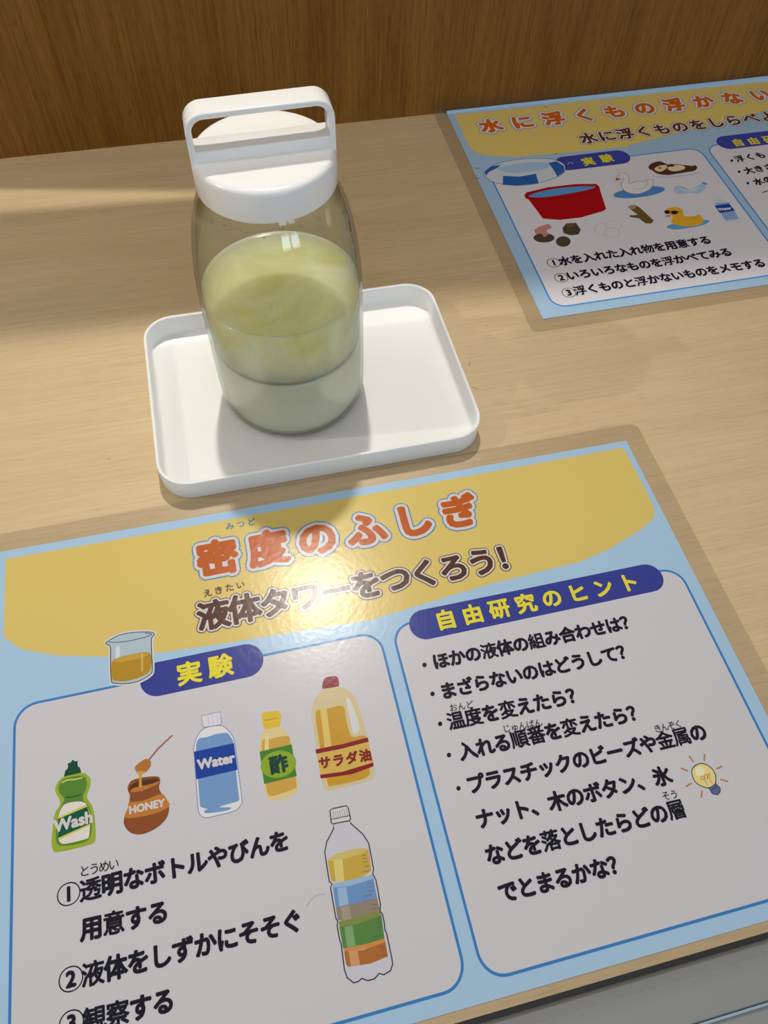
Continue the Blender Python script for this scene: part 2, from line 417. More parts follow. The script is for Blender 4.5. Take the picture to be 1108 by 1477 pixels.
    ('printed_oil_bottle','oil','f','cc3962d',1,((-176.11,-101.08),(-172.98,-101.24),(-165.83,-101.57),(-165.67,-107.68),(-165.15,-113.59),(-163.6,-114.65),(-159.28,-116),(-160.85,-127.52),(-161.77,-130.03),(-165.09,-130.95),(-175.36,-130.75),(-177.42,-129.1),(-177.63,-116.03),(-177.15,-104.33))),
    ('printed_oil_bottle','cap','f','c872832',1,((-172.33,-92.35),(-171.23,-89.53),(-169.71,-88.33),(-166.09,-88.68),(-165.28,-90.11),(-165.38,-92.4),(-166.27,-93.16),(-171.34,-92.89))),
    ('printed_oil_bottle','handle_gap','f','cd2d0d2',1,((-163.92,-99.38),(-162.49,-99.52),(-161.49,-104.97),(-161,-110.94),(-162.21,-113.18),(-163.98,-113.14),(-164.07,-110.23))),
    ('printed_oil_bottle','shine','f','cd7be6e',0,((-174.73,-101.02),(-172.27,-101.32),(-173.28,-116.15),(-175.89,-116.08))),
    ('printed_oil_bottle','label','f','ccdaf55',0,((-179.48,-117.53),(-169.22,-117.79),(-159.08,-117.47),(-158.9,-125.9),(-167.68,-126.96),(-179.36,-125.89))),
    ('printed_oil_bottle','label_stripe','f','c82141e',0,((-179.53,-115.94),(-168.9,-116.28),(-158.9,-115.91),(-158.76,-117.62),(-169.26,-117.96),(-179.52,-117.69))),
    ('printed_oil_bottle','label_stripe','f','c82141e',0,((-179.67,-125.72),(-171.05,-126.52),(-158.86,-125.74),(-159.1,-127.23),(-167.96,-128.26),(-179.61,-127.18))),
    ('printed_layered_bottle','','f','cc4c6d2',0,((-178.21,-143.98),(-178.3,-145.6),(-181.78,-149.62),(-183.15,-152.92),(-183.4,-162.58),(-182.66,-163.62),(-183.36,-164.75),(-183.45,-174.43),(-182.99,-175.58),(-183.46,-176.7),(-183.5,-181.37),(-183.23,-182.24),(-183.73,-190.03),(-183.34,-192.45),(-181.54,-194.49),(-179.75,-194.46),(-178.64,-193.88),(-176.73,-194.99),(-174.48,-194.95),(-172.64,-193.84),(-171.23,-194.56),(-168.82,-193.97),(-167.6,-192.31),(-167.49,-190.76),(-167.47,-182.74),(-167.81,-181.84),(-167.48,-179.87),(-167.48,-176.97),(-168.14,-175.77),(-167.49,-174.03),(-167.25,-165.94),(-167.9,-163.61),(-167.24,-162.22),(-167.04,-153.52),(-168.44,-149.98),(-171.88,-145.46),(-172.23,-144.35))),
    ('printed_layered_bottle','yellow_layer','f','cc3a546',0,((-182.65,-155.72),(-179.06,-156.47),(-168.22,-155.51),(-167.53,-155.68),(-168.17,-162.67),(-171.55,-163.84),(-178.2,-163.8),(-182.72,-162.74))),
    ('printed_layered_bottle','yellow_layer_top','f','cccb96e',0,((-182.58,-155.38),(-179.58,-154.3),(-174.71,-154.09),(-169.46,-154.54),(-167.77,-155.26),(-169.85,-156.26),(-176.68,-156.59),(-181.87,-156.13))),
    ('printed_layered_bottle','blue_layer','f','c6991c3',0,((-182.51,-164.52),(-178.29,-164.21),(-168,-164.02),(-168.13,-171.33),(-175.21,-171.78),(-182.8,-171.25))),
    ('printed_layered_bottle','blue_layer_top','f','c96b4d7',0,((-182.62,-163.41),(-178.2,-163.8),(-168.21,-163.89),(-168.15,-165.3),(-177.18,-165.69),(-182.42,-164.75))),
    ('printed_layered_bottle','grey_layer','f','c8c8273',0,((-182.8,-171.25),(-175.16,-171.58),(-168.15,-171.41),(-168,-175.59),(-172.45,-176.21),(-180.75,-175.9),(-182.91,-175.18))),
    ('printed_layered_bottle','green_layer_top','f','c7d8c46',0,((-182.77,-175.63),(-179.34,-175.82),(-168.14,-175.77),(-167.93,-177.28),(-175.68,-178.13),(-182.72,-177.57))),
    ('printed_layered_bottle','green_layer','f','c558241',0,((-182.79,-177.27),(-176.56,-177.92),(-167.88,-177.08),(-168.54,-184.31),(-173.44,-184.56),(-182.89,-183.92))),
    ('printed_layered_bottle','orange_layer_top','f','ccd8c46',0,((-182.81,-183.94),(-175.7,-184.43),(-168.54,-184.31),(-168.47,-185.34),(-173.79,-186.08),(-182.72,-184.84))),
    ('printed_layered_bottle','orange_layer','f','caa692d',0,((-182.71,-184.76),(-176.04,-185.95),(-168.47,-185.34),(-168.6,-189.71),(-174.78,-190.4),(-182.28,-189.59),(-182.9,-188.67))),
    ('printed_layered_bottle','shine','f','cd7c878',0,((-180.68,-156.18),(-177.39,-156.51),(-178.19,-163.72),(-181.14,-163.11))),
    ('printed_layered_bottle','shine','f','c96b4d7',0,((-181.11,-165.28),(-177.87,-165.61),(-178.25,-171.15),(-181.54,-171.21))),
    ('printed_layered_bottle','shine','f','ca0968a',0,((-181.23,-171.54),(-178.21,-171.58),(-178.2,-175.88),(-181.19,-175.8))),
    ('printed_layered_bottle','shine','f','c7da573',0,((-181.12,-177.66),(-178.4,-177.9),(-178.61,-184.14),(-181.51,-183.85))),
    ('printed_layered_bottle','shine','f','ccd9669',0,((-181.31,-185.02),(-178.21,-185.43),(-178.3,-189.96),(-181.39,-189.61))),
    ('printed_layered_bottle','scale_mark','l','c505050',(0.16,0,0),((-171.68,-162.28),(-168.59,-162.43))),
    ('printed_layered_bottle','scale_mark','l','c505050',(0.16,0,0),((-170.37,-160.74),(-168.23,-160.84))),
    ('printed_layered_bottle','scale_mark','l','c505050',(0.16,0,0),((-170.52,-159.24),(-168.61,-159.33))),
    ('printed_layered_bottle','scale_mark','l','c505050',(0.16,0,0),((-170.46,-158.13),(-168.79,-158.21))),
    ('printed_layered_bottle','scale_mark','l','c505050',(0.16,0,0),((-170.41,-157.03),(-168.73,-157.11))),
    ('printed_layered_bottle','scale_mark','l','c505050',(0.16,0,0),((-172.58,-169.94),(-169.55,-170.1))),
    ('printed_layered_bottle','scale_mark','l','c505050',(0.16,0,0),((-170.54,-168.84),(-168.66,-168.94))),
    ('printed_layered_bottle','scale_mark','l','c505050',(0.16,0,0),((-170.57,-167.54),(-168.93,-167.63))),
    ('printed_layered_bottle','scale_mark','l','c505050',(0.16,0,0),((-170.61,-166.46),(-168.96,-166.54))),
    ('printed_layered_bottle','scale_mark','l','c505050',(0.16,0,0),((-170.44,-174.59),(-168.59,-174.69))),
    ('printed_layered_bottle','scale_mark','l','c505050',(0.16,0,0),((-170.39,-173.34),(-168.76,-173.43))),
    ('printed_layered_bottle','scale_mark','l','c505050',(0.16,0,0),((-172.39,-183),(-168.74,-183.21))),
    ('printed_layered_bottle','scale_mark','l','c505050',(0.16,0,0),((-170.4,-180.41),(-168.56,-180.52))),
    ('printed_layered_bottle','scale_mark','l','c505050',(0.16,0,0),((-170.34,-179.19),(-168.51,-179.3))),
    ('printed_layered_bottle','scale_mark','l','c505050',(0.16,0,0),((-170.29,-177.96),(-168.45,-178.07))),
    ('printed_layered_bottle','scale_mark','l','c505050',(0.16,0,0),((-172.36,-188.81),(-169.21,-189.01))),
    ('printed_layered_bottle','scale_mark','l','c505050',(0.16,0,0),((-170.88,-187.37),(-169.08,-187.49))),
    ('printed_layered_bottle','scale_mark','l','c505050',(0.16,0,0),((-170.88,-186.38),(-169.07,-186.49))),
    ('printed_layered_bottle','outline','l','c37373c',(0.42,1,0),((-178.21,-143.98),(-178.3,-145.6),(-181.78,-149.62),(-183.15,-152.92),(-183.4,-162.58),(-182.66,-163.62),(-183.36,-164.75),(-183.45,-174.43),(-182.99,-175.58),(-183.46,-176.7),(-183.5,-181.37),(-183.23,-182.24),(-183.73,-190.03),(-183.34,-192.45),(-181.54,-194.49),(-179.75,-194.46),(-178.64,-193.88),(-176.73,-194.99),(-174.48,-194.95),(-172.64,-193.84),(-171.23,-194.56),(-168.82,-193.97),(-167.6,-192.31),(-167.49,-190.76),(-167.47,-182.74),(-167.81,-181.84),(-167.48,-179.87),(-167.48,-176.97),(-168.14,-175.77),(-167.49,-174.03),(-167.25,-165.94),(-167.9,-163.61),(-167.24,-162.22),(-167.04,-153.52),(-168.44,-149.98),(-171.88,-145.46),(-172.23,-144.35))),
    ('printed_layered_bottle','cap','f','ccdcdd2',0,((-178.49,-139.21),(-177.17,-138.8),(-172.08,-138.98),(-171.71,-140.07),(-171.64,-143.88),(-172.37,-144.31),(-178.23,-144.07),(-178.85,-143.46))),
    ('printed_layered_bottle','cap_outline','l','c37373c',(0.42,1,0),((-178.49,-139.21),(-177.17,-138.8),(-172.08,-138.98),(-171.71,-140.07),(-171.64,-143.88),(-172.37,-144.31),(-178.23,-144.07),(-178.85,-143.46))),
    ('printed_layered_bottle','cap_outline','l','c37373c',(0.3,0,0),((-178.72,-142.37),(-171.52,-142.63))),
    ('printed_layered_bottle','cap_ridge','l','c78787d',(0.16,0,0),((-177.52,-139.81),(-177.5,-142.18))),
    ('printed_layered_bottle','cap_ridge','l','c78787d',(0.16,0,0),((-176.68,-139.84),(-176.67,-142.21))),
    ('printed_layered_bottle','cap_ridge','l','c78787d',(0.16,0,0),((-175.85,-139.88),(-175.84,-142.25))),
    ('printed_layered_bottle','cap_ridge','l','c78787d',(0.16,0,0),((-175.01,-139.91),(-175.01,-142.28))),
    ('printed_layered_bottle','cap_ridge','l','c78787d',(0.16,0,0),((-174.17,-139.94),(-174.17,-142.31))),
    ('printed_layered_bottle','cap_ridge','l','c78787d',(0.16,0,0),((-173.34,-139.98),(-173.34,-142.35))),
    ('printed_layered_bottle','cap_ridge','l','c78787d',(0.16,0,0),((-172.5,-140.01),(-172.5,-142.38))),
    ('stray_mark','','l','c96969b',(0.16,0,1),((-192.75,-168.69),(-190.52,-166.69),(-188.04,-165.87),(-185.32,-166.34))),
    ('printed_beaker','halo','f','white',1,((-256.16,-53.79),(-255.34,-52.27),(-249.79,-50.49),(-244.29,-50.54),(-237.62,-51.83),(-234.88,-54.11),(-236.29,-56.55),(-236.71,-63.23),(-237.03,-70.12),(-238.55,-72.55),(-243.12,-74.26),(-248.12,-74.24),(-253.03,-72.9),(-254.92,-70.62),(-254.78,-61.16),(-254.56,-56.52),(-254.88,-55.43))),
    ('printed_beaker','','f','caabecd',1,((-255.41,-53.96),(-254.78,-53.25),(-249.84,-51.44),(-244.35,-51.47),(-237.69,-52.78),(-235.81,-54.25),(-237.17,-56.01),(-237.6,-63.03),(-237.88,-69.6),(-239.08,-71.61),(-243.34,-73.24),(-248.06,-73.29),(-252.7,-72.08),(-254.09,-70.48),(-253.95,-61.35),(-253.73,-56.71),(-254.12,-55.27))),
    ('printed_beaker','liquid','f','caf8723',1,((-253.48,-62.78),(-250.37,-61.42),(-244.94,-61.04),(-238.24,-62.22),(-238.56,-69.45),(-242.05,-71.59),(-248,-72.18),(-252.07,-71.26),(-253.81,-69.58))),
    ('printed_beaker','liquid_top','f','cbe9b3c',1,((-252.82,-62.6),(-247.36,-61.23),(-242.55,-61.31),(-238.7,-62.38),(-241.49,-63.49),(-246.01,-63.64),(-250.18,-63.52))),
    ('printed_beaker','shine','f','cd2d7dc',0,((-251.6,-56.17),(-249.94,-56.21),(-250.36,-61.16),(-251.88,-61.81))),
    ('printed_beaker','shine','f','ccdb45f',0,((-241.66,-61.45),(-241,-61.53),(-241.54,-69.43),(-242.2,-69.44))),
    ('printed_beaker','outline','l','c14142d',(0.33,1,1),((-255.41,-53.96),(-254.78,-53.25),(-249.84,-51.44),(-244.35,-51.47),(-237.69,-52.78),(-235.81,-54.25),(-237.17,-56.01),(-237.6,-63.03),(-237.88,-69.6),(-239.08,-71.61),(-243.34,-73.24),(-248.06,-73.29),(-252.7,-72.08),(-254.09,-70.48),(-253.95,-61.35),(-253.73,-56.71),(-254.12,-55.27))),
    ('printed_beaker','rim','l','c14142d',(0.28,0,1),((-254.49,-53.55),(-249.11,-54.76),(-243.04,-54.86),(-238.12,-54.42),(-237,-53.81),(-239.54,-52.79))),
    ('printed_light_bulb','','f','ce1d28c',1,((-40.27,-157.81),(-39.08,-155.79),(-36.24,-154.71),(-33.92,-155.13),(-31.92,-157.05),(-31.43,-159.85),(-32.44,-162.27),(-33.33,-163.2),(-36.16,-163.86),(-38.81,-162.5),(-40.31,-160.45))),
    ('printed_light_bulb','shine','f','cebe6c8',1,((-35.06,-157.86),(-35.41,-158.38),(-35.88,-158.8),(-36.45,-159.09),(-37.04,-159.22),(-37.6,-159.19),(-38.08,-158.98),(-38.43,-158.63),(-38.62,-158.16),(-38.63,-157.63),(-38.46,-157.08),(-38.11,-156.57),(-37.64,-156.14),(-37.07,-155.85),(-36.48,-155.71),(-35.91,-155.75),(-35.43,-155.95),(-35.07,-156.31),(-34.89,-156.78),(-34.88,-157.31))),
    ('printed_light_bulb','outline','l','c1e2846',(0.35,1,1),((-40.27,-157.81),(-39.08,-155.79),(-36.24,-154.71),(-33.92,-155.13),(-31.92,-157.05),(-31.43,-159.85),(-32.44,-162.27),(-33.33,-163.2),(-36.16,-163.86),(-38.81,-162.5),(-40.31,-160.45))),
    ('printed_light_bulb','filament','l','cbe8c46',(0.28,0,1),((-36.2,-163.1),(-36.4,-160.98),(-37.46,-160.17),(-37.22,-159.27),(-36.28,-159.49),(-36.5,-160.77),(-35.47,-159.11),(-34.64,-159.3),(-35.29,-160.86),(-33.98,-159.07),(-33.42,-159.2),(-34.37,-160.69),(-34.06,-162.84))),
    ('printed_light_bulb','base','f','c5a6496',0,((-36.24,-164.03),(-32.87,-163.12),(-31.87,-164.85),(-32.55,-166.19),(-33.98,-166.97),(-35.86,-166.17))),
    ('printed_light_bulb','base_outline','l','c1e2846',(0.3,1,0),((-36.24,-164.03),(-32.87,-163.12),(-31.87,-164.85),(-32.55,-166.19),(-33.98,-166.97),(-35.86,-166.17))),
    ('printed_light_bulb','base_outline','l','c1e2846',(0.22,0,0),((-35.99,-165.02),(-32.46,-163.97))),
    ('printed_light_bulb','ray','l','cb97d50',(0.62,0,0),((-38.22,-150.94),(-37.61,-153.62))),
    ('printed_light_bulb','ray','l','cb97d50',(0.62,0,0),((-31.89,-151.62),(-33.34,-154.21))),
    ('printed_light_bulb','ray','l','cb97d50',(0.62,0,0),((-27.3,-157.54),(-30.1,-158.05))),
    ('printed_light_bulb','ray','l','cb97d50',(0.62,0,0),((-30.41,-161.99),(-27.75,-163.36))),
    ('printed_light_bulb','ray','l','cb97d50',(0.62,0,0),((-43.53,-154.57),(-41.27,-156.24))),
    ('printed_light_bulb','ray','l','cb97d50',(0.62,0,0),((-41.86,-160.66),(-44.52,-161.44))),
    ('printed_light_bulb','ray','l','cb97d50',(0.62,0,0),((-39.18,-164.09),(-40.6,-166.55))),
    ('banner','','f','banner',0,((-296,-4.17),(-226.72,-4.58),(-150.22,-4.42),(-75.37,-4.22),(-3.2,-3.84),(-2.72,-28.61),(-3.13,-40.7),(-5.89,-46.03),(-13.7,-50.16),(-31.97,-56.62),(-48.25,-60.19),(-91.14,-62.14),(-128.14,-65.58),(-146.46,-67.48),(-203.46,-64.72),(-231.69,-63.08),(-256.49,-59.65),(-275.54,-54.74),(-289.15,-48.89),(-296.08,-41.7))),
]
TEXT_NEAR = [
    ('title','密度のふしぎ','orange',(-205.97,-23.64),(-93.85,-22.98),17.6,1,((2.4,'white'),(2.95,'skyline')),'chars'),
    ('subtitle','液体タワーをつくろう！','brown',(-210.98,-50.76),(-78.39,-51),13.6,0.58,((1.35,'white'),(1.75,'brown')),'chars'),
    ('title_reading','みつど','skyline',(-198.61,-8.26),(-188.8,-8.12),3.9,0.06,(),'chars'),
    ('subtitle_reading','えきたい','brown',(-212.26,-39.92),(-198.01,-39.04),3.9,0.08,(),'chars'),
    ('panel_heading','実験','yellow',(-223.52,-74.42),(-210.92,-74.23),9.8,0.36,(),'chars'),
    ('panel_heading','自由研究のヒント','yellow',(-115.3,-74.45),(-31.12,-75.02),9,0.36,(),'chars'),
    ('text_line','ほかの液体の組み合わせは？','ink',(-122.39,-91.89),(-38.76,-92.73),0,0.34,(),'chars'),
    ('text_line','まざらないのはどうして？','ink',(-122.86,-104.74),(-45.54,-105.02),0,0.34,(),'chars'),
    ('text_line','温度を変えたら？','ink',(-123.27,-117.29),(-73.05,-118.14),0,0.34,(),'chars'),
    ('text_line','入れる順番を変えたら？','ink',(-122.24,-129.7),(-51.69,-130.36),0,0.34,(),'chars'),
    ('text_line','プラスチックのビーズや金属の','ink',(-122.85,-142.34),(-30.76,-143.47),0,0.34,(),'chars'),
    ('text_line','ナット、木のボタン、氷','ink',(-123.2,-154.99),(-52.05,-155.87),0,0.34,(),'chars'),
    ('text_line','などを落としたらどの層','ink',(-123.4,-167.6),(-51.89,-168.4),0,0.34,(),'chars'),
    ('text_line','でとまるかな？','ink',(-122.63,-180.35),(-81.15,-180.95),0,0.34,(),'chars'),
    ('text_line','透明なボトルやびんを','ink',(-264.8,-146.03),(-198.42,-145.69),0,0.34,(),'chars'),
    ('text_line','用意する','ink',(-264.8,-158.28),(-242.65,-158.81),0,0.34,(),'chars'),
    ('text_line','液体をしずかにそそぐ','ink',(-264.87,-171.93),(-198.41,-172.07),0,0.34,(),'chars'),
    ('text_line','観察する','ink',(-264.79,-184.97),(-242.99,-185.29),0,0.34,(),'chars'),
    ('reading_line','おんど','ink',(-122.9,-112.08),(-116.13,-112.34),3.3,0.03,(),'chars'),
    ('reading_line','じゅんばん','ink',(-104.7,-124.83),(-91.66,-125.49),3.3,0.03,(),'chars'),
    ('reading_line','きんぞく','ink',(-45.85,-138.31),(-36.92,-138.47),3.3,0.03,(),'chars'),
    ('reading_line','そう','ink',(-53.54,-162.88),(-50.37,-163.1),3.3,0.03,(),'chars'),
    ('reading_line','とうめい','ink',(-266.57,-139.62),(-256.57,-139.73),3.9,0.03,(),'chars'),
    ('step_number','1','ink',(-272.12,-145.76),(-272.12,-145.76),6.2,0.3,(),'word'),
    ('step_number','2','ink',(-271.92,-171.76),(-271.92,-171.76),6.2,0.3,(),'word'),
    ('step_number','3','ink',(-272.01,-184.27),(-272.01,-184.27),6.2,0.3,(),'word'),
    ('printed_soap_bottle','Wash','white',(-274.99,-122.05),(-265.21,-121.68),5.6,0.26,(),'word'),
    ('printed_honey_pot','HONEY','white',(-250.18,-122.5),(-237.29,-122.6),3.6,0.2,(),'word'),
    ('printed_water_bottle','Water','white',(-224.05,-111.76),(-210.25,-111.97),5,0.26,(),'word'),
    ('printed_vinegar_bottle','酢','c0a3c32',(-194.23,-118.41),(-194.23,-118.41),6.8,0.34,(),'chars'),
    ('printed_oil_bottle','サラダ油','c82141e',(-177,-121.73),(-161.3,-122.58),4.6,0.24,(),'chars'),
]
ART_FAR = [
    ('bullet_dot','','f','ink',1,((177.12,117.03),(176.53,116.25),(175.81,115.84),(175.22,115.96),(175,116.55),(175.23,117.39),(175.82,118.17),(176.54,118.58),(177.13,118.47),(177.35,117.88))),
    ('bullet_dot','','f','ink',1,((176.24,104.62),(175.66,103.87),(174.95,103.47),(174.37,103.58),(174.15,104.16),(174.37,104.98),(174.95,105.74),(175.67,106.14),(176.25,106.03),(176.47,105.45))),
    ('bullet_dot','','f','ink',1,((176.13,92.01),(175.56,91.27),(174.85,90.89),(174.28,91),(174.07,91.56),(174.29,92.36),(174.86,93.1),(175.56,93.48),(176.14,93.37),(176.35,92.81))),
    ('text_stroke','','l','ink',(0.8,0,0),((180.04,81.14),(184.6,82.11))),
    ('step_number','','c','ink',3.9,((21.95,43.58),)),
    ('step_number','','c','ink',3.9,((21.86,30.28),)),
    ('step_number','','c','ink',3.9,((21.88,17.36),)),
    ('printed_swim_ring','','f','cb4bec8',1,((6.07,135.8),(13.44,141.98),(24.06,145.35),(38.67,145.67),(53.31,142.88),(60.9,136.75),(60.65,129.86),(54.2,123.51),(39.23,118.94),(23.25,119.09),(10.88,124.43),(6.18,130.53))),
    ('printed_swim_ring','stripe','f','c23559f',0,((17.5,130.59),(27.98,127.82),(39.67,128.57),(38.1,118.42),(23.25,119.09),(14.47,121.53))),
    ('printed_swim_ring','stripe','f','c23559f',0,((51.78,138.49),(57.87,139.19),(60.96,132.87),(58.98,127.13),(52.6,123.07),(52.62,129.87))),
    ('printed_swim_ring','stripe','f','c23559f',0,((6.94,137.14),(13.44,141.98),(19.75,142.31),(16.51,139.56),(9.89,136.58),(6.37,132.74))),
    ('printed_swim_ring','hole','f','c96b4cd',1,((16.24,138.7),(27.53,141.13),(42.01,141.14),(51.52,137.77),(48.4,132.98),(35.9,131.57),(23.01,132.99))),
    ('printed_swim_ring','outline','l','c32466e',(0.4,1,1),((6.07,135.8),(13.44,141.98),(24.06,145.35),(38.67,145.67),(53.31,142.88),(60.9,136.75),(60.65,129.86),(54.2,123.51),(39.23,118.94),(23.25,119.09),(10.88,124.43),(6.18,130.53))),
    ('splash_mark','','l','c46506e',(0.6,0,0),((1.56,141.97),(4.7,141.37))),
    ('splash_mark','','l','c46506e',(0.6,0,0),((-0.11,131.45),(1.66,131.11))),
    ('splash_mark','','l','c46506e',(0.6,0,0),((58.68,146.42),(61.85,147.56))),
    ('splash_mark','','l','ca0a0b4',(0.5,0,1),((63.87,134.16),(66.09,136.22),(67.76,135.44),(66.77,134.07))),
    ('printed_bucket','','f','c99000f',0,((24.94,108.59),(27.15,111.04),(43.02,113.49),(60.99,113.24),(75.39,110.75),(76.17,107.34),(75.37,104.56),(71.98,85.18),(69.48,83.57),(53.35,80.25),(38.81,80.67),(29.03,83.97),(26.22,104.05),(24.7,105.06))),
    ('printed_bucket','water','f','c4b87be',1,((27.2,107),(38.16,110.35),(55.43,111.08),(73.03,108.39),(67.82,106.03),(53.04,104.55),(36.05,104.27))),
    ('printed_bucket','rim_shade','l','c73000a',(0.5,0,1),((25.52,104.76),(35.27,101.99),(56.64,101.54),(75.21,104.89))),
    ('printed_rocks','','f','c463a30',1,((29.98,65.05),(29.22,63.82),(27.91,62.85),(26.19,62.21),(24.22,61.98),(22.2,62.17),(20.32,62.76),(18.77,63.7),(17.69,64.9),(17.18,66.23),(17.31,67.58),(18.05,68.81),(19.35,69.8),(21.07,70.44),(23.05,70.69),(25.09,70.5),(26.99,69.9),(28.56,68.95),(29.64,67.74),(30.13,66.4))),
    ('printed_rocks','hand','f','caf7873',0,((19.86,74.33),(23.87,76.87),(30.75,78.46),(31.93,74.6),(27.43,72.82),(27.39,68.85),(24.02,66.89),(23.41,70.31),(19.85,70.36))),
    ('printed_rocks','rock','f','c463a30',0,((37.96,72.73),(41.93,76.65),(48.12,76.1),(48.74,69.25),(45.85,65.17),(40.49,65.31),(37.06,68.25))),
    ('printed_rocks','rock_face','f','c5a4b3e',0,((41.83,76.4),(47.77,75.9),(44.59,72.75),(41.4,72.72))),
    ('printed_rocks','rock','f','c463a30',1,((38.55,59.8),(37.81,58.43),(36.72,57.27),(35.38,56.46),(33.92,56.06),(32.48,56.1),(31.2,56.6),(30.21,57.49),(29.6,58.7),(29.44,60.11),(29.73,61.57),(30.45,62.96),(31.54,64.12),(32.89,64.96),(34.36,65.37),(35.82,65.32),(37.11,64.82),(38.1,63.91),(38.71,62.69),(38.86,61.27))),
    ('printed_ball','','f','panel',1,((65.79,66.12),(64.94,64.55),(63.77,63.23),(62.38,62.27),(60.91,61.77),(59.51,61.78),(58.3,62.29),(57.42,63.26),(56.93,64.59),(56.89,66.16),(57.31,67.81),(58.14,69.38),(59.31,70.73),(60.71,71.71),(62.19,72.22),(63.61,72.22),(64.83,71.7),(65.72,70.71),(66.2,69.36),(66.23,67.78))),
    ('printed_ball','outline','l','ca0a0a0',(0.25,1,1),((65.79,66.12),(64.94,64.55),(63.77,63.23),(62.38,62.27),(60.91,61.77),(59.51,61.78),(58.3,62.29),(57.42,63.26),(56.93,64.59),(56.89,66.16),(57.31,67.81),(58.14,69.38),(59.31,70.73),(60.71,71.71),(62.19,72.22),(63.61,72.22),(64.83,71.7),(65.72,70.71),(66.2,69.36),(66.23,67.78))),
    ('printed_ball','','f','panel',1,((75.72,67.92),(74.92,66.61),(73.69,65.54),(72.17,64.81),(70.5,64.47),(68.84,64.58),(67.35,65.1),(66.18,66),(65.43,67.19),(65.19,68.55),(65.48,69.95),(66.27,71.26),(67.48,72.34),(69.01,73.09),(70.69,73.44),(72.37,73.34),(73.88,72.81),(75.06,71.89),(75.8,70.69),(76.03,69.32))),
    ('printed_ball','outline','l','ca0a0a0',(0.25,1,1),((75.72,67.92),(74.92,66.61),(73.69,65.54),(72.17,64.81),(70.5,64.47),(68.84,64.58),(67.35,65.1),(66.18,66),(65.43,67.19),(65.19,68.55),(65.48,69.95),(66.27,71.26),(67.48,72.34),(69.01,73.09),(70.69,73.44),(72.37,73.34),(73.88,72.81),(75.06,71.89),(75.8,70.69),(76.03,69.32))),
    ('printed_ball','','f','panel',1,((71.5,61.64),(70.74,60.36),(69.63,59.29),(68.28,58.53),(66.81,58.17),(65.37,58.23),(64.1,58.71),(63.13,59.56),(62.53,60.7),(62.38,62.03),(62.7,63.4),(63.44,64.69),(64.55,65.77),(65.91,66.54),(67.39,66.91),(68.84,66.86),(70.12,66.37),(71.11,65.51),(71.69,64.35),(71.83,63.02))),
    ('printed_ball','outline','l','ca0a0a0',(0.25,1,1),((71.5,61.64),(70.74,60.36),(69.63,59.29),(68.28,58.53),(66.81,58.17),(65.37,58.23),(64.1,58.71),(63.13,59.56),(62.53,60.7),(62.38,62.03),(62.7,63.4),(63.44,64.69),(64.55,65.77),(65.91,66.54),(67.39,66.91),(68.84,66.86),(70.12,66.37),(71.11,65.51),(71.69,64.35),(71.83,63.02))),
    ('printed_otter','ripple','l','c96afc8',(0.7,0,1),((115.78,112.19),(119.74,109.54),(127.16,107.79),(134.44,107.96),(140.61,107.87),(148.85,109.93))),
    ('printed_otter','ripple','l','caabecd',(0.7,0,1),((120.25,110.7),(129.71,108.87),(139.04,108.97))),
    ('printed_otter','','f','c4b281e',1,((116.3,120.5),(120.14,124.59),(126.89,125.73),(130.36,121.82),(134.2,121.09),(143.33,118.21),(145.87,116.91),(149.04,116.95),(149,114.22),(145.37,111.4),(140.06,111.15),(133.67,110.79),(125.43,110.8),(119.44,113.53),(117.88,117.01))),
    ('printed_otter','face','f','cc8b48c',1,((119.85,118.7),(123.82,121.14),(128.88,121.3),(129.09,118.52),(123.73,115.08),(120.6,115.69))),
    ('printed_otter','belly','f','ccdbe9b',1,((129.67,118.41),(135.24,119.92),(140.88,117.87),(139.5,114.44),(132.01,113.49),(128.99,115.98))),
    ('printed_otter','paw','f','c4b281e',1,((134.82,119.68),(134.51,119.24),(134.05,118.88),(133.48,118.63),(132.85,118.52),(132.23,118.56),(131.67,118.75),(131.23,119.06),(130.95,119.47),(130.87,119.94),(130.98,120.41),(131.28,120.85),(131.74,121.22),(132.31,121.46),(132.94,121.57),(133.57,121.53),(134.13,121.35),(134.57,121.03),(134.84,120.62),(134.93,120.16))),
    ('printed_otter','eye','f','c14100f',1,((123.73,121.16),(123.43,120.76),(123.08,120.64),(122.89,120.87),(122.96,121.31),(123.26,121.71),(123.6,121.83),(123.8,121.6))),
    ('printed_otter','eye','f','c14100f',1,((127.93,121.97),(127.63,121.57),(127.28,121.45),(127.09,121.67),(127.16,122.11),(127.46,122.51),(127.81,122.64),(128,122.41))),
    ('printed_otter','nose','f','c2d1914',1,((124.72,118.72),(124.37,118.32),(123.82,118.13),(123.29,118.24),(122.98,118.59),(123,119.05),(123.36,119.45),(123.91,119.64),(124.44,119.54),(124.75,119.19))),
    ('printed_swan','water','f','c4678b4',1,((117.78,96.96),(116.33,95.4),(113.25,94.01),(108.86,92.93),(103.6,92.26),(97.98,92.08),(92.55,92.38),(87.82,93.14),(84.24,94.28),(82.16,95.7),(81.79,97.27),(83.15,98.82),(86.14,100.21),(90.48,101.31),(95.74,102),(101.41,102.21),(106.93,101.92),(111.74,101.16),(115.37,99.99),(117.45,98.54))),
    ('printed_swan','','f','cd2cfd0',1,((91.05,115.08),(94.41,118.36),(97.89,118.16),(99.33,114.27),(96.91,106.5),(100.97,108.5),(107.83,107.94),(110.79,108.93),(113.64,107.28),(111.28,101.87),(106.54,97.9),(98.57,95.67),(92.53,97.9),(90.39,102.87),(91.51,107.55),(95.5,112.35),(92.87,112.86))),
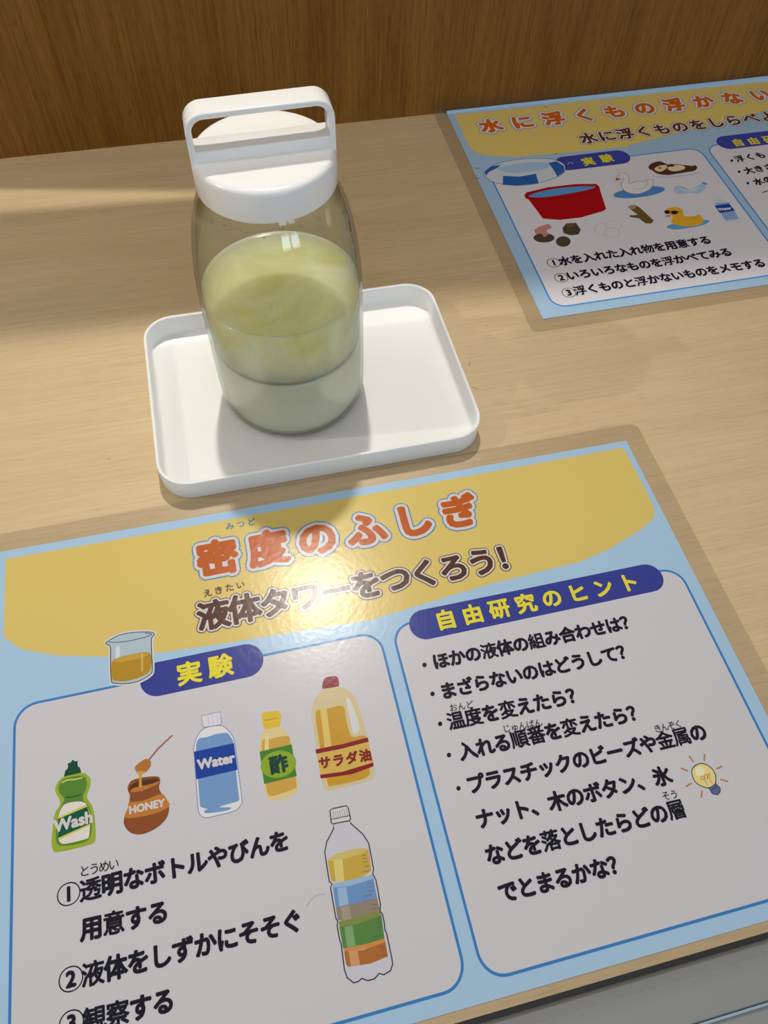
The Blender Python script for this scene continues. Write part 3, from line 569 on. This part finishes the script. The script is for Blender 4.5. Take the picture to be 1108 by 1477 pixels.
    ('printed_swan','outline','l','c6e6e73',(0.3,1,1),((91.05,115.08),(94.41,118.36),(97.89,118.16),(99.33,114.27),(96.91,106.5),(100.97,108.5),(107.83,107.94),(110.79,108.93),(113.64,107.28),(111.28,101.87),(106.54,97.9),(98.57,95.67),(92.53,97.9),(90.39,102.87),(91.51,107.55),(95.5,112.35),(92.87,112.86))),
    ('printed_swan','wing','l','c78787d',(0.3,0,1),((98.2,106.71),(102.72,107.85),(107.21,106.51),(109.89,107.54),(106.78,101.97),(101.4,99.97),(97.64,101.76))),
    ('printed_swan','beak','f','c9b5a32',0,((89.11,112.03),(91.03,114.77),(93.07,112.35),(91.11,111.49))),
    ('printed_swan','eye','f','c14100f',1,((94.06,115.75),(93.78,115.36),(93.44,115.24),(93.25,115.47),(93.31,115.9),(93.58,116.29),(93.92,116.41),(94.11,116.18))),
    ('printed_crushed_bottle','','f','ca0bed7',1,((123.55,96.42),(127.17,98.78),(130.59,97.35),(133.96,93.63),(141.23,96.06),(145.53,98.62),(145.92,95.14),(142.97,91.12),(137.58,88.36),(132.33,90.15),(125.19,90.03),(122.89,92.74))),
    ('printed_crushed_bottle','shine','f','cc3d5e1',1,((128.07,96.31),(131.76,93.3),(138.02,93.61),(142.77,94.99),(137.03,91.51),(130.06,91.8))),
    ('printed_crushed_bottle','cap','f','c5082be',0,((144.32,98.24),(146.21,98.96),(148.49,97.27),(146.69,95.46))),
    ('printed_driftwood','','f','c5f4b28',0,((86.37,84.26),(91.31,85.49),(93.63,82.84),(97.48,68.39),(94.74,66.1),(91.17,66.81),(89.11,72.18),(83.84,74.65),(84.32,76.27),(89.61,75.66))),
    ('printed_driftwood','cut_end','f','c8c7d5f',1,((91.48,83.11),(91.12,82.55),(90.55,82.1),(89.83,81.79),(89.04,81.65),(88.25,81.71),(87.53,81.95),(86.96,82.35),(86.6,82.87),(86.47,83.47),(86.59,84.08),(86.95,84.64),(87.52,85.1),(88.24,85.41),(89.03,85.54),(89.83,85.49),(90.55,85.25),(91.12,84.84),(91.48,84.32),(91.61,83.72))),
    ('printed_rubber_duck','water','f','c5091be',1,((102.93,60.96),(106.82,62.72),(117.68,62.97),(127.47,62.88),(132.24,61.51),(129.63,59.18),(123.02,57.67),(117.06,57.45),(108.29,57.38),(104.19,59.03))),
    ('printed_rubber_duck','','f','cd7a528',1,((108.05,74.18),(110.63,77.74),(116.82,78.28),(120.15,74.7),(118.66,68.91),(125.72,67.52),(128.73,68.66),(128.94,62.87),(125.73,59.25),(117.66,58.73),(110.82,60.8),(107.82,64.92),(111.08,69.98))),
    ('printed_rubber_duck','beak','f','cbe5a32',0,((106.24,71.66),(110.78,71.48),(109.28,69.91),(106.4,70.48))),
    ('printed_rubber_duck','sunglasses','f','c14100f',1,((111.19,74.14),(110.56,73.33),(109.61,72.83),(108.6,72.77),(107.8,73.18),(107.42,73.94),(107.57,74.86),(108.2,75.67),(109.14,76.18),(110.15,76.23),(110.96,75.82),(111.34,75.06))),
    ('printed_rubber_duck','sunglasses','f','c14100f',1,((116.05,72.89),(115.35,72.09),(114.24,71.62),(113,71.62),(111.98,72.07),(111.44,72.86),(111.52,73.79),(112.22,74.59),(113.33,75.06),(114.57,75.07),(115.6,74.62),(116.14,73.82))),
    ('printed_rubber_duck','sunglasses','l','c14100f',(0.5,0,0),((107.98,76.23),(117.93,73.1))),
    ('printed_rubber_duck','wing','l','cb9801e',(0.5,0,1),((119.5,66.88),(122.8,65.52),(126.12,66.29))),
    ('printed_water_bottle','','f','cb9c3d2',0,((143.73,79.65),(145.86,80.28),(149.58,80),(152.84,75.93),(153.2,72.6),(153.11,59.52),(150.88,57.1),(142.87,57.97),(141.78,61.76),(142.62,74.68))),
    ('printed_water_bottle','cap','f','cbebec8',0,((145.08,83.88),(150.53,83.57),(149.79,80.41),(144.75,80.5))),
    ('printed_water_bottle','water','f','c7896c3',0,((144.09,77.05),(153.39,75.82),(151.89,59.47),(142.68,59.58))),
    ('printed_water_bottle','label','f','c0a3c96',0,((142.44,74.71),(152.69,74.62),(153.32,67.44),(142.36,66.98))),
    ('banner','','f','banner',0,((5.18,205.3),(48.93,205.3),(113.3,205.3),(191.84,205.3),(253.72,205.3),(294.9,205.3),(277.83,141.02),(215.83,140.54),(168.99,143.03),(103.43,145.94),(63.61,147.05),(30.4,149.39),(12.48,154.39),(5.75,161.24),(4.72,169.49))),
]
TEXT_FAR = [
    ('title','水に浮くもの浮かない','orange',(26.2,186.65),(234.88,187.9),15.4,0.85,((2.3,'white'),(2.8,'skyline')),'chars'),
    ('subtitle','水に浮くものをしらべよ','brown',(88.38,159.88),(226.94,161.33),12.2,0.5,((1.4,'white'),(1.75,'brown')),'chars'),
    ('title_reading','う','skyline',(71.73,201.75),(71.73,201.75),3.4,0.06,(),'chars'),
    ('panel_heading','実験','yellow',(78.73,134.65),(92.22,135.62),8.6,0.34,(),'chars'),
    ('panel_heading','自由研','yellow',(190.03,135.48),(213.44,135.08),8.2,0.34,(),'chars'),
    ('text_line','浮くも','ink',(182.31,118.03),(198.5,118.97),7,0.32,(),'chars'),
    ('text_line','大きさ','ink',(182.35,104.61),(197.66,105.58),7,0.32,(),'chars'),
    ('text_line','水の','ink',(182.85,92.22),(190.43,93.04),7,0.32,(),'chars'),
    ('text_line','水を入れた入れ物を用意する','ink',(28.87,43.62),(121.25,44.33),0,0.34,(),'chars'),
    ('text_line','いろいろなものを浮かべてみる','ink',(29.17,30.61),(128.85,31.47),0,0.34,(),'chars'),
    ('text_line','浮くものと浮かないものをメモする','ink',(28.97,17.67),(144.48,18.13),0,0.34,(),'chars'),
    ('step_number','1','ink',(21.95,43.58),(21.95,43.58),6.2,0.3,(),'word'),
    ('step_number','2','ink',(21.86,30.28),(21.86,30.28),6.2,0.3,(),'word'),
    ('step_number','3','ink',(21.88,17.36),(21.88,17.36),6.2,0.3,(),'word'),
    ('printed_water_bottle','Water','white',(142.22,70.36),(152.58,70.37),3.2,0.18,(),'word'),
]

# ------------------------------------------------------------------ the room: back wall
def prism_xz(poly, y0, y1):
    bm = bmesh.new()
    a = [bm.verts.new((x, y0, z)) for x, z in poly]; b = [bm.verts.new((x, y1, z)) for x, z in poly]
    bm.faces.new(a); bm.faces.new(b[::-1])
    for i in range(len(poly)):
        j = (i + 1) % len(poly)
        bm.faces.new((a[j], a[i], b[i], b[j]))
    bmesh.ops.recalc_face_normals(bm, faces=bm.faces)
    return bm

WALL_Y = 298.5
wall_outline = [(-900, -60), (900, -60), (900, 560), (65, 496), (-236, 446), (-900, 400),       # upper edge, out of view, sloped to shape the shadow on the desk
                (-900, 150), (-275, 198), (-104, 236), (-179, 186), (-288, 115), (-330, 97), (-900, 96)]   # unseen slot, added to let a bright strip through onto the desk
tag(obj('wall_back', prism_xz(wall_outline, WALL_Y, WALL_Y + 4), M['oak']), kind='structure')

# ------------------------------------------------------------------ the desk
desk = tag(empty('desk', (0, 40, -25)), 'pale maple desk top with a grey front edge under everything else', 'desk')
top = obj('desk_top', box_bm(-900, 900, -213.2, WALL_Y, -25, 0), M['maple'], None)
top.parent = desk; top.location = Vector((0, -40, 25)) * MM
def on_desk(name, bm, mat, **k):
    o = obj(name, bm, mat, desk, **k); o.location = Vector((0, -40, 25)) * MM
    return o
tag(on_desk('edge_gap_shade', box_bm(-900, 900, -216.5, -213.2, -24, -7), M['dark_grey']), 'dark strip for the shaded gap along the front edge')  # solid strip coloured dark in place of the gap's depth shade
tag(on_desk('edge_trim', box_bm(-900, 900, -232.6, -215.3, -28, -5.5), M['grey'], bevel=1.6), 'grey front edge')
tag(on_desk('edge_strip', box_bm(-900, 900, -233.4, -232.6, -28, -5.7), M['blue_edge']), 'pale blue line')
tag(on_desk('lower_ledge', box_bm(-900, 900, -330, -233.4, -34, -7.5), M['grey']), 'grey')
for x, y, l, a in [(-77, 78, 4, 50), (-79, 55, 3, 80), (-80, 52, 1.8, 20), (-64, 49, 4.2, -35), (-79.5, 48, 1.5, 70), (-44, 92, 1.2, 0), (-94, 238, 2, 0), (-250, 42, 1.6, 10), (-8, -30, 1.4, 60), (-62, 66, 2.6, 50)]:
    ca, sa = math.cos(math.radians(a)) * l / 2, math.sin(math.radians(a)) * l / 2
    bm = bmesh.new(); add_ribbon(bm, spline([(x - ca, y - sa), (x + .25, y - .15), (x + ca, y + sa)], False, 3), 0.32, False, 0.03)
    obj('scuff_mark', bm, M['scuff'], top)

# ------------------------------------------------------------------ laminated posters
def bisect_rows(bm, rows):
    for v in rows:
        bmesh.ops.bisect_plane(bm, geom=bm.verts[:] + bm.edges[:] + bm.faces[:], plane_co=(0, v, 0), plane_no=(0, 1, 0))

def poster(label, group, gain, place, W, H, film, art, texts, frames, pills, origin):
    root = tag(empty('laminated_poster', origin), label, 'poster', None, group)
    def put(name, bm, mat, parent, rows=None):
        if rows:
            bisect_rows(bm, rows)
        place(bm)
        for v in bm.verts:
            v.co -= Vector(origin)
        return obj(name, bm, mat, parent)
    x0, x1, y0, y1 = W[0], W[1], H[0], H[1]
    top_rows = [y1 - 4.5 + .5 * k for k in range(30)]
    # clear film: two skins and a rim, welded round the sheet
    bm = bmesh.new()
    rim = round_rect(x0 - film, x1 + film, y0 - film, y1 + film, 4.0, 6)
    f = add_face(bm, rim, 0.06)
    e = bmesh.ops.extrude_face_region(bm, geom=[f])
    for v in e['geom']:
        if isinstance(v, bmesh.types.BMVert):
            v.co.z = 0.62
    bmesh.ops.recalc_face_normals(bm, faces=bm.faces)
    put('laminate_film', bm, M['film'], root, top_rows)
    bm = bmesh.new(); add_face(bm, [(x0, y0), (x1, y0), (x1, y1), (x0, y1)], 0.30)
    put('paper', bm, ink('paper', gain), root, top_rows)
    z = 0.31
    parts = {}
    def layer(name, sub, bm, mat, rows=None):
        if sub and name in parts:
            return put(sub, bm, mat, parts[name], rows)
        o = put(sub or name, bm, mat, root, rows)
        parts[name] = o
        return o
    count = 0
    for item in art:
        if item[0] != 'banner':
            continue
        bm = bmesh.new(); add_face(bm, item[5], z); layer('banner', '', bm, ink('banner', gain), top_rows)
    for (a, b, c, d, r) in frames:
        bm = bmesh.new(); add_face(bm, round_rect(a, b, c, d, r), z + .008); parts.pop('panel', None)
        layer('panel', '', bm, ink('panel', gain))
        bm = bmesh.new(); add_ribbon(bm, round_rect(a + .5, b - .5, c + .5, d - .5, r - .5), 1.0, True, z + .012)
        layer('panel', 'panel_border', bm, ink('border', gain))
    for (a, b, c, d) in pills:
        bm = bmesh.new(); add_face(bm, round_rect(a, b, c, d, (d - c) / 2 - .01), z + .02); parts.pop('heading_bar', None)
        layer('heading_bar', '', bm, ink('pill', gain))
    for i, (name, sub, kind, colour, extra, pts) in enumerate(art):
        if name == 'banner':
            continue
        zz = z + .03 + .0004 * i
        bm = bmesh.new()
        if kind == 'f':
            add_face(bm, spline(pts) if extra else pts, zz)
        elif kind == 'l':
            w, closed, sm = extra
            add_ribbon(bm, spline(pts, bool(closed), 4) if sm else pts, w, bool(closed), zz)
        else:
            add_ribbon(bm, round_rect(pts[0][0] - extra, pts[0][0] + extra, pts[0][1] - extra * .95, pts[0][1] + extra * .95, extra * .94, 8), .42, True, zz)
        if not sub:
            parts.pop(name, None)
        layer(name, sub, bm, ink(colour, gain))
    zt = z + .03 + .0004 * len(art) + .004
    for (name, s, colour, a, b, size, bold, halos, mode) in texts:
        a, b = tuple(a), tuple(b)
        child = name.startswith('printed_') or name in ('step_number',)
        if child and name == 'step_number':
            parts.pop(name + s, None)
        bm = text_bm(s, a, b, size, bold, mode, zt + .05)
        if name.startswith('printed_'):
            put('lettering', bm, ink(colour, gain), parts[name])
            continue
        o = put({'step_number': 'step_digit'}.get(name, name), bm, ink(colour, gain), root)
        for k, (r, c) in enumerate(halos):
            bm = text_bm(s, a, b, size, r, mode, zt + .025 - .025 * k)
            put('lettering_outline' if k == 0 else 'lettering_edge', bm, ink(c, gain), o)
    return root

def place_near(bm):
    pass
def place_far(bm):
    """set square to the wall at a slight turn; the top margin rides up the wall in a small curve"""
    for v in bm.verts:
        u, w, z = v.co
        x = -11.7 + u + 0.0167 * w
        y = 90.0 + w + 0.0057 * u
        s = y - BEND_Y
        if s > 0:
            r = 2.6
            lim = math.radians(82)
            t = min(s / r, lim)
            rest = max(0.0, s - r * lim)
            yy = BEND_Y + r * math.sin(t) + rest * math.cos(lim) - z * math.sin(t)
            zz = r * (1 - math.cos(t)) + rest * math.sin(lim) + z * math.cos(t)
            v.co = Vector((x, yy, zz))
        else:
            v.co = Vector((x, y, z))
BEND_Y = 295.4

poster('large laminated poster in front with a liquid tower bottle printed on it', 'laminated science posters', 'a',
       place_near, (-299.6, 0), (-210, 0), 9.3, ART_NEAR, TEXT_NEAR,
       [(-291.6, -144.0, -204.8, -72.9, 9), (-139.2, -5.5, -204.8, -72.0, 9)],
       [(-243, -193.4, -81.3, -66.8), (-131.2, -14.6, -81.4, -67.7)], (-150, -105, 0))
poster('laminated poster at the wall with a red bucket and floating things printed on it', 'laminated science posters', 'b',
       place_far, (0, 297), (0, 208.6), 9.0, ART_FAR, TEXT_FAR,
       [(8.8, 160.4, 6.7, 135.7, 9), (165.0, 291.0, 6.7, 136.6, 9)],
       [(56, 108.9, 128.0, 143.2), (175.2, 281, 129.6, 144.8)], (137, 195, 0))

# ------------------------------------------------------------------ tray
def tray_bm(x0, x1, y0, y1, h, wall, floor, r):
    bm = bmesh.new()
    def ring(d, z):
        return [bm.verts.new((x, y, z)) for x, y in round_rect(x0 + d, x1 - d, y0 + d, y1 - d, r - d, 12)]
    rings = [ring(2.2, 0), ring(0.9, .4), ring(0.35, 1.4), ring(0, h - .6), ring(.25, h - .1), ring(.7, h), ring(wall - .3, h - .1), ring(wall, h - .7),
             ring(wall + .3, floor + 1.6), ring(wall + .8, floor + .5), ring(wall + 1.8, floor)]
    n = len(rings[0])
    for a, b in zip(rings, rings[1:]):
        for k in range(n):
            bm.faces.new((a[k], a[(k + 1) % n], b[(k + 1) % n], b[k]))
    bm.faces.new(rings[0][::-1]); bm.faces.new(rings[-1])
    bmesh.ops.recalc_face_normals(bm, faces=bm.faces)
    for v in bm.verts:
        v.co -= Vector((TRAY[0], TRAY[1], 0))
    return bm
TRAY = (-148.9, 64.8)
tray = obj('tray', tray_bm(-226.5, -71.2, 9.8, 119.9, 12.8, 1.7, 1.5, 15), M['tray'], None, smooth=True, loc=(TRAY[0], TRAY[1], 0.02))
tag(tray, 'white rectangular plastic tray with rounded corners under the jar', 'tray')

# ------------------------------------------------------------------ bottle with liquids
B = empty('jar', (-155.9, 67.6, 1.6), (math.radians(-0.5), math.radians(-1.25), 0))
tag(B, 'clear glass jar with white handled cap and layered yellowish liquids standing on the tray', 'jar')
outer = [(0, 1.2), (20, .9), (26.5, .2), (31.0, 0), (33, .8), (34.5, 2.8), (35.4, 6), (35.8, 11), (36.0, 20), (36.1, 58), (36.0, 70), (35.5, 79), (34.5, 88),
         (33.0, 97), (31.2, 104.5), (29.0, 110.5), (27.2, 114.2), (26.0, 116.6), (25.5, 118.2), (25.4, 127)]
def inset(profile, t, tb):
    return [(max(0.0, r - t), z + (tb if r < 33 and z < 5 else 0)) for r, z in profile]
inner = inset(outer, 1.5, 2.4)
glass = obj('glass_body', lathe_bm(outer + [(24.6, 127.6)] + inner[::-1]), M['glass'], B, smooth=True)

def radius_at(z, prof):
    for (r0, z0), (r1, z1) in zip(prof[3:], prof[4:]):
        if z0 <= z <= z1:
            return r0 + (r1 - r0) * (z - z0) / (z1 - z0 or 1)
    return prof[-1][0]
def body_of(z0, z1, gap, meniscus):
    pr = [(0, z0)]
    n = 10
    for k in range(n + 1):
        z = z0 + (z1 - z0) * k / n
        pr.append((radius_at(z, outer) - gap, z))
    if meniscus:
        r = pr[-1][0]
        pr[-1] = (r, z1 + .7)
        pr += [(r - .5, z1 + .15), (r - 1.6, z1), (0, z1)]
    else:
        pr.append((0, z1))
    return pr
z_low, z_mid, z_top = 2.9, 38.6, 67.6
o = obj('lower_liquid', lathe_bm(body_of(z_low, z_mid, 1.7, False)), M['syrup'], B, smooth=True); tag(o, 'pale clear bottom layer')
o = obj('upper_liquid', lathe_bm(body_of(z_mid + .01, z_top, 1.75, True)), M['oil'], B, smooth=True); tag(o, 'cloudy yellow top layer')
for k in range(9):
    a = math.radians(-150 + k * 16 + random.uniform(-4, 4)); z = 113.4 + random.uniform(-2.2, 1.0)
    bm = bmesh.new(); bmesh.ops.create_uvsphere(bm, u_segments=12, v_segments=8, radius=random.uniform(.45, .95))
    r = radius_at(z, outer) - 1.6
    for v in bm.verts:
        v.co = Vector((v.co.x + r * math.cos(a), v.co.y + r * math.sin(a), v.co.z * 1.2 + z))
    obj('water_drop', bm, M['drop'], B, smooth=True)

CZ0, CZ1, CR = 117.4, 130.3, 27.3
cap_prof = [(0, CZ1), (10, CZ1), (20, CZ1), (24.6, CZ1), (25.8, CZ1 - .25), (26.6, CZ1 - .8), (27.05, CZ1 - 1.7), (27.2, CZ1 - 3), (CR, CZ0 + .6), (CR - .2, CZ0 + .1), (CR - .6, CZ0),
            (CR - 1.4, CZ0), (CR - 1.5, CZ0 + .4), (CR - 1.6, CZ1 - 2.2), (0, CZ1 - 2.2)]
cap = obj('cap', lathe_bm(cap_prof, 128), M['cap'], B, smooth=True)
# strap handle: a flat band bent over the cap
def band_bm(half, z0, z1, rad, t, y0, y1):
    path = [(-half, z0), (-half, z1 - rad)]
    for k in range(1, 9):
        a = math.radians(180 - 90 * k / 8); path.append((-half + rad + rad * math.cos(a), z1 - rad + rad * math.sin(a)))
    for k in range(0, 9):
        a = math.radians(90 - 90 * k / 8); path.append((half - rad + rad * math.cos(a), z1 - rad + rad * math.sin(a)))
    path.append((half, z0))
    inn = []
    for i, (x, z) in enumerate(path):
        a = path[max(0, i - 1)]; b = path[min(len(path) - 1, i + 1)]
        dx, dz = b[0] - a[0], b[1] - a[1]; d = math.hypot(dx, dz)
        inn.append((x + dz / d * t, z - dx / d * t))
    bm = bmesh.new()
    rows = [[bm.verts.new((x, y, z)) for x, z in line] for line, y in ((path, y0), (path, y1), (inn, y1), (inn, y0))]
    for i in range(len(path) - 1):
        for a, b in ((0, 1), (1, 2), (2, 3), (3, 0)):
            bm.faces.new((rows[a][i], rows[a][i + 1], rows[b][i + 1], rows[b][i]))
    bm.faces.new([rows[k][0] for k in range(4)]); bm.faces.new([rows[k][-1] for k in range(4)][::-1])
    bmesh.ops.recalc_face_normals(bm, faces=bm.faces)
    return bm
h = obj('handle', band_bm(26.9, CZ0 + 2, 148.4, 7.0, 2.3, -5.0, 5.2), M['cap'], cap, smooth=True, bevel=.7)
g = obj('grip_ridge', box_bm(-25.2, 25.2, -4.6, 5.0, CZ1 - .6, CZ1 + 4.1), M['cap'], cap, smooth=False, bevel=.45)
